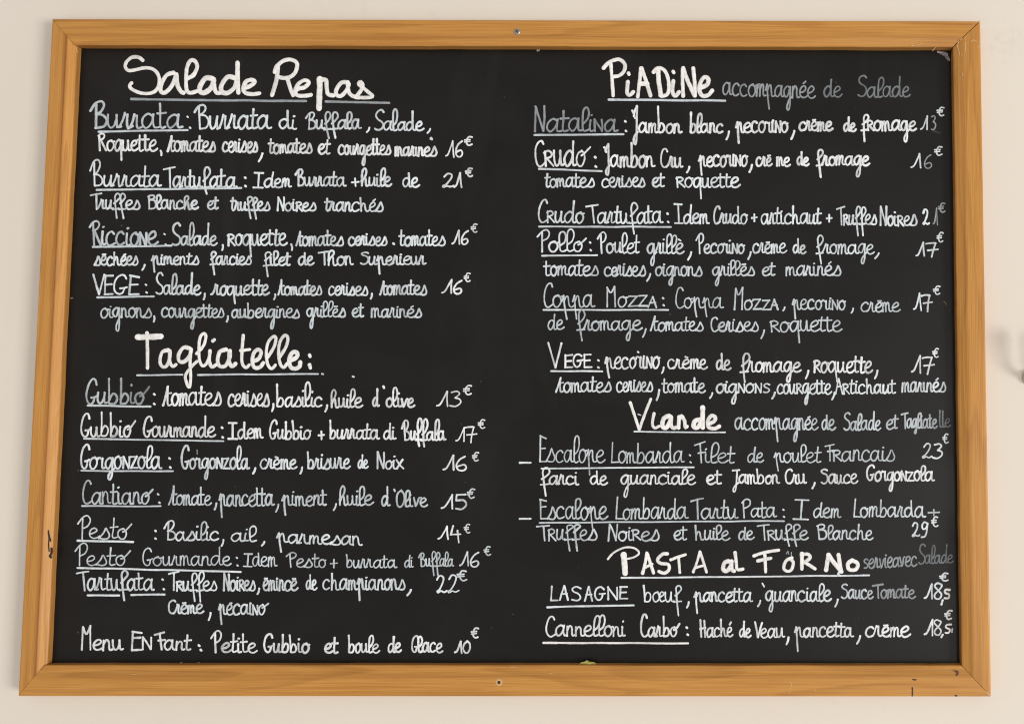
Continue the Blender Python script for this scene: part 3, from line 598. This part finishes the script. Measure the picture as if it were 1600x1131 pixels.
line('menu_line', [('V', 855, 879, 574.5, 18, 537), ('ᴇɢᴇ', 881, 926, 574.5, 21, 553), ('.', 935, 563, 3.4), ('.', 935, 574, 3.4), ('pecoriɴo', 944, 1033, 575.5, 18, 554, {'bot': 590}), ('.', 997, 550, 3), (',', 1037, 574, 1034, 583), ('crème', 1042, 1107, 576, 15, 552), ('de', 1118, 1144, 578, 15, 553),
 ('fromage', 1155, 1254, 581, 16, 551, {'bot': 597}), (',', 1263, 579, 1259, 591), ('ʀoquette', 1270, 1365, 582, 17.5, 553, {'bot': 597}), (',', 1371, 579, 1367, 591), ('_', 861, 580, 941, 580)], w=3.8, col=WHITE, ulw=3, ulcol=BLUE)
price('17', 1423, 1461, 582, 556, 1456, 1468, 543, 559, w=3.6)
line('menu_line', [('τomates', 867, 956, 612, 15.5, 585), ('cerises', 962, 1021, 612, 15.5, 591), (',', 1030, 609, 1026, 625), ('tomate', 1033, 1104, 613, 15, 587), (',', 1113, 614, 1109, 622), ('oigɴoɴś', 1118, 1204, 613.5, 14.5, 592, {'bot': 631}), (',', 1211, 613, 1206, 623),
 ('couʀgette', 1213, 1301, 615, 15.5, 592, {'bot': 633}), (',', 1304, 613, 1300, 624), ('Aʀticħaut', 1304, 1401, 615, 15, 591), ('marınés', 1408, 1479, 612.5, 15, 587)], w=3.6, col=BLUE)
zb = Z(820, 530, 4.706)
heading([
 zb('775,465 802,545 840,662', 22), zb('842,662 882,550 926,440', 21), zb('950,545 938,620 955,652 990,636', 22),
 zb('1060,562 1022,582 1012,638 1042,648 1070,600 1074,568', 32), zb('1075,572 1076,630 1092,652 1112,646', 28), zb('1130,650 1134,570', 28), zb('1134,590 1152,562 1174,598 1180,648 1194,640', 26),
 zb('1292,590 1252,600 1242,640 1270,648 1296,612', 34), zb('1308,500 1308,580 1308,648', 33), zb('1345,622 1392,602 1400,572 1372,562 1345,600 1352,645 1395,656 1430,640', 29)],
 [(991, 674, 1133, 675.4, 2.6, BLUE)], label='bold white heading reading Viande', extra=[([(997, 647), (1001, 648.5)], 2, MID)])
line('menu_line', [('accompagnée', 1147, 1280, 671, 18, 648, {'bot': 690}), ('de', 1283, 1307, 671, 16, 648), ('Salade', 1317, 1378, 672, 15, 644), ('et', 1384, 1405, 670, 15, 646), ('Tagliate', 1407, 1466, 669, 15, 645, {'bot': 678, 'col': MID, 'col1': LOW}), ('łłe', 1467, 1487, 667, 14, 641, {'col': DIM, 'w': 3.0})], w=3.5, col=MID, label='grey words beside the Viande heading, fading at the right')
line('menu_line', [('/', [(812, 722.8), (829, 722.6)], 3.0, BLUE), ('Escalope', 842, 947, 722, 20, 681, {'bot': 742}), ('Lombarda', 954, 1071, 723, 18, 692), ('.', 1078, 711, 3), ('.', 1079, 722, 3), ('Filet', 1084, 1150, 723, 15.5, 690), ('de', 1167, 1195, 722, 15, 697),
 ('poulet', 1208, 1285, 722, 15.5, 693, {'bot': 736}), ('Fʀancais', 1288, 1399, 720, 17, 692), ('_', 846, 731.6, 1084, 729.6)], w=3.2, col=MID, ulw=2.8, ulcol=BLUE)
price('23', 1440, 1473, 716, 692, 1472, 1483, 678, 693, w=3.2, col=BLUE)
line('menu_line', [('farci', 843, 906, 757, 14, 730, {'bot': 775}), ('de', 921, 951, 757, 14.5, 735), ('guanciale', 969, 1089, 756.5, 14.5, 733, {'bot': 777}), ('et', 1103, 1129, 756, 14, 733), ('Ĵambon', 1143, 1220, 755, 14, 733, {'bot': 769}), ('Cru', 1226, 1262, 755, 14.5, 732), (',', 1273, 754, 1269, 763),
 ('Sauce', 1281, 1342, 755, 14.5, 733), ('Gorgoɴzola', 1353, 1462, 751, 15, 726, {'bot': 768})], w=3.7, col=WHITE)
line('menu_line', [('/', [(812, 810.2), (829, 810)], 3.0, BLUE), ('Escalope', 842, 951, 810.5, 20, 778, {'bot': 827}), ('Lombarda', 961, 1077, 810.5, 18, 776), ('Tartu', 1078, 1155, 810, 16, 776), ('Ƥata', 1158, 1215, 808, 15, 778), ('.', 1224, 796, 3), ('.', 1225, 807, 3), ('I', 1238, 1265, 811.5, 15, 781), ('dem', 1270, 1315, 808, 15.5, 784),
 ('Lombarda', 1333, 1448, 807.5, 16, 780), ('+', 1449, 1469, 805, 9, 790), ('_', 843, 816.4, 1225, 813.6)], w=3.3, col=MID, ulw=2.8, ulcol=MID)
line('menu_line', [('Tʀuffes', 837, 934, 843.5, 17.5, 820, {'bot': 861}), ('Noiʀes', 949, 1031, 844, 16, 818), ('et', 1052, 1075, 843, 15, 821), ('ħuile', 1085, 1142, 843, 14.5, 819), ('de', 1153, 1180, 842.5, 14, 823), ('Tʀuffe', 1182, 1265, 843, 15.5, 819, {'bot': 854}), ('ßlancħe', 1275, 1366, 842.5, 14.5, 819)], w=3.5, col=MID)
price('29', 1424, 1451, 838, 814, 1454, 1467, 806, 823, w=3.5, col=BLUE)
zc = Z(800, 770, 4.706); zd = Z(1140, 770, 4.444)
heading([
 zc('705,485 750,436 830,400 900,405 934,440 900,470 842,484', 15), zc('822,452 832,588', 42), zc('960,590 980,510 990,440', 23), zc('992,442 1012,500 1040,586', 24), zc('980,546 1030,522', 20),
 zc('1142,446 1106,450 1070,490 1092,516 1148,524 1154,562 1120,588 1076,574', 24), zc('1166,490 1218,470 1275,452', 20), zc('1224,470 1234,584', 20), zc('1332,580 1362,500 1380,430', 19), zc('1382,432 1402,490 1430,580', 20), zc('1350,548 1414,530', 18),
 zc('1592,500 1562,512 1552,556 1574,574 1604,544 1612,504', 30), zc('1614,500 1616,560 1634,574', 28), zd('38,412 46,480 54,530 96,526', 22),
 zd('168,436 240,412 340,396', 22), zd('196,470 285,452', 24), zd('245,430 250,545', 23), zd('432,450 392,470 376,520 400,543 430,530 442,480 416,456', 23), zd('502,420 502,525', 27), zd('502,426 545,424 558,450 516,482', 25), zd('526,482 592,525', 24),
 zd('670,535 686,428', 28), zd('686,428 724,482 776,545', 30), zd('772,540 756,428', 28), zd('852,466 822,490 830,530 876,530 890,490 852,466', 27)],
 [(971, 902.5, 1358, 898.4, 3, BLUE)], label='bold white heading reading Pasta al Forno', extra=[(*zd('395,420 405,402 410,424', 7), LOW), (*zd('765,545 752,562 770,575', 14), BLUE), (*zd('428,412 429,436', 7), LOW), (*zd('778,520 784,545', 12), BLUE)])
line('menu_line', [('śervieavec', 1348, 1434, 888, 15.5, 864, {'base1': 883.5}), ('Salade', 1434, 1491, 881, 13.5, 851, {'base1': 879, 'col': DIM, 'w': 3.0})], w=3.2, col=LOW, label='small grey words beside the Pasta heading')
line('menu_line', [('LASAGNE'.replace('G', 'ɢ').replace('L', 'L'), 858, 859, 0, 0, 0)][:0] + [('L', 859, 873, 938, 12, 914), ('ᴀ', 873, 889, 937.5, 23.5, 913), ('ś', 891, 909, 937.5, 23, 913), ('ᴀ', 912, 927, 937, 23, 913), ('ɢ', 928, 947, 936.5, 21, 913), ('ɴ', 948, 966, 936.5, 20, 913), ('ᴇ', 967, 982, 935.5, 19, 913),
 ('bœuf', 1004, 1066, 939.5, 15.5, 914, {'bot': 961}), (',', 1076, 940, 1073, 949), ('pancetta', 1083, 1178, 939.5, 15, 917, {'bot': 958}), (',', 1188, 938, 1184, 947), ('/', [(1191, 911), (1194, 916)], 2.4), ('guanciale', 1195, 1301, 939, 16.5, 911, {'bot': 956}), (',', 1309, 936, 1305, 947),
 ('Sauce', 1313, 1366, 935, 14, 912, {'col': MID}), ('Tomate', 1362, 1432, 934, 14, 911, {'col': LOW}), ('_', 855, 948, 990, 945)], w=3.6, col=BLUE, ulw=3.4, ulcol=BLUE)
price('18', 1443, 1473, 936, 911, 1467, 1483, 895, 908, w=3.4, tail=[([(1473, 937), (1471, 944)], 3.2, WHITE), ([(1484, 921), (1477, 921), (1477, 926), (1483, 928), (1482, 934), (1476, 934)], 3.2, WARM)], col=BLUE)
line('menu_line', [('Cannelloni', 852, 979, 993.5, 16, 960), ('Carbø', 1000, 1064, 994, 15.5, 960), ('.', 1073, 980), ('.', 1074.5, 991), ('Hacħé', 1092, 1147, 994.5, 14.5, 966), ('de', 1154, 1175, 995, 13.5, 970), ('Veau', 1178, 1228, 995.5, 14.5, 970), (',', 1232, 995, 1229, 1006),
 ('pancetta', 1240, 1335, 994.5, 15.5, 970, {'bot': 1017}), (',', 1344, 993, 1339, 1005), ('crēme', 1351, 1424, 994, 16, 972), ('_', 849, 1003.6, 1075, 1004.6)], w=3.8, col=WHITE, ulw=3.6, ulcol=WARM)
price('18', 1443, 1472, 992, 967, 1475, 1489, 952, 968, w=3.7, tail=[([(1473, 991), (1471, 995)], 3.2, WHITE), ([(1486, 975), (1479, 976), (1478, 980), (1484, 983), (1482, 988), (1477, 988)], 3.0, WARM), ([(1488, 982), (1487.4, 987)], 2.6, MID)])

# chalk smear wiped into the top right corner, and stray specks of ink
k = new()
for pts, w_, d_ in (([(1466, 81.5), (1472, 83), (1478, 85), (1482, 90), (1483.5, 95)], 3.6, 0.9), ([(1470, 83.5), (1477, 87), (1481, 92)], 3.4, 0.55), ([(1472, 82), (1480, 85)], 3, 0.8), ([(1478, 87), (1482, 94)], 2.6, 0.5)):
    k.ribbon(spline(pts), w_, (0.48, 0.42, 0.42), d_, 3.5, h=0.00008)
k.build('chalk_smear', slate, 'smear of chalk in the top right corner')
k = new(); r = random.Random(9)
for _ in range(70):
    x, y = r.uniform(110, 1475), r.uniform(95, 1030)
    k.ribbon([(x, y), (x+r.uniform(-1.2, 1.2), y+r.uniform(-1, 1))], r.uniform(0.7, 1.7), (0.10, 0.095, 0.09), r.uniform(0.4, 1.0), 2.0, h=0.00005)
for x, y, w_, cc in ((841, 79.5, 2.6, 0.5), (283, 1036.5, 3.0, 0.5), (280, 1037, 2.4, 0.4), (310, 1035, 1.8, 0.3), (797, 1037, 2.2, 0.3), (1259, 77, 1.6, 0.3), (1494, 1038.5, 2.2, 0.25), (112, 466, 1.8, 0.2)):
    k.ribbon([(x-1.2, y), (x+1.2, y-0.5)], w_, (cc, cc*.95, cc*.85), 1, 3.0, h=0.0001)
k.ribbon([(1475, 471), (1479, 476)], 1.8, (0.16, 0.11, 0.08))
k.ribbon(spline([(1337, 962), (1336, 972), (1338, 981)]), 3.0, (0.028, 0.027, 0.026), 0.9, 3.0, h=0.00004)
k.build('chalk_specks', slate, 'stray specks of ink and dust')['kind'] = 'stuff'

# ------------------------------------------------------------------ dry leaf scrap on the lower ledge
def leaf():
    pts = [(905, 1036.8), (908, 1034.2), (914, 1033), (917, 1030.8), (921, 1033), (928, 1034), (933, 1036.8), (920, 1038.2)]
    v = []; f = []
    for off, dy in ((0.0096, 0.0), (0.0088, 0.5)):
        for i, (x, y) in enumerate(pts): v.append(at(x, y+dy, off + 0.0012*((i*7) % 3 - 1)))
    c0 = len(v); v.append(at(918, 1035.2, 0.0108)); v.append(at(918, 1035.6, 0.0090))
    n = len(pts)
    for i in range(n):
        j = (i+1) % n
        f += [(i, j, c0), (n+j, n+i, c0+1), (i, n+i, n+j, j)]
    base = at(918, 1038, 0.008)
    o = mesh_obj('leaf_scrap', [p-base for p in v], f, [M_LEAF], smooth=False); o.location = base
    tag(o, 'tiny dry yellow-green leaf scrap on the lower frame ledge', 'leaf')
leaf()

# ------------------------------------------------------------------ grey wall hook at the right edge
def hook():
    c = at(1608.5, 590, 0.0)
    root = link(bpy.data.objects.new('wall_hook', None)); root.location = c
    tag(root, 'grey round wall hook on the cream wall right of the board, mostly out of view', 'hook')
    v, f = lathe([(0.0078, 0.0002), (0.0078, 0.003), (0.0070, 0.0045), (0.0045, 0.0052)], (0, 0, 0))
    mesh_obj('base_plate', v, f, [M_GREY], root)
    # peg: unseen bent bar with a ball end, shaped for its shadow on the wall
    path = [(0, 0.004, 0), (0.001, 0.012, 0.001), (0.002, 0.019, 0.006), (0.003, 0.0225, 0.015), (0.003, 0.0235, 0.022), (0.003, 0.024, 0.030), (0.003, 0.024, 0.038), (0.003, 0.024, 0.043), (0.003, 0.024, 0.0455)]
    path = [Vector((x, -y, z)) for x, y, z in path]
    v = []; f = []; n = 14
    for i, p in enumerate(path):
        t = (path[min(i+1, len(path)-1)]-path[max(i-1, 0)]).normalized(); a = t.cross(Vector((1, 0, 0))).normalized(); b = t.cross(a)
        rr = (0.0042, 0.0032, 0.0030, 0.0032, 0.0036, 0.0050, 0.0050, 0.0038, 0.0012)[i]
        for k_ in range(n):
            an = 2*math.pi*k_/n; v.append(p+a*rr*math.cos(an)+b*rr*math.sin(an))
    for i in range(len(path)-1):
        for k_ in range(n):
            k2 = (k_+1) % n; f.append((i*n+k_, i*n+k2, (i+1)*n+k2, (i+1)*n+k_))
    f.append(tuple((len(path)-1)*n+k_ for k_ in range(n)))
    mesh_obj('shadow_peg', v, f, [M_GREY], root)
hook()
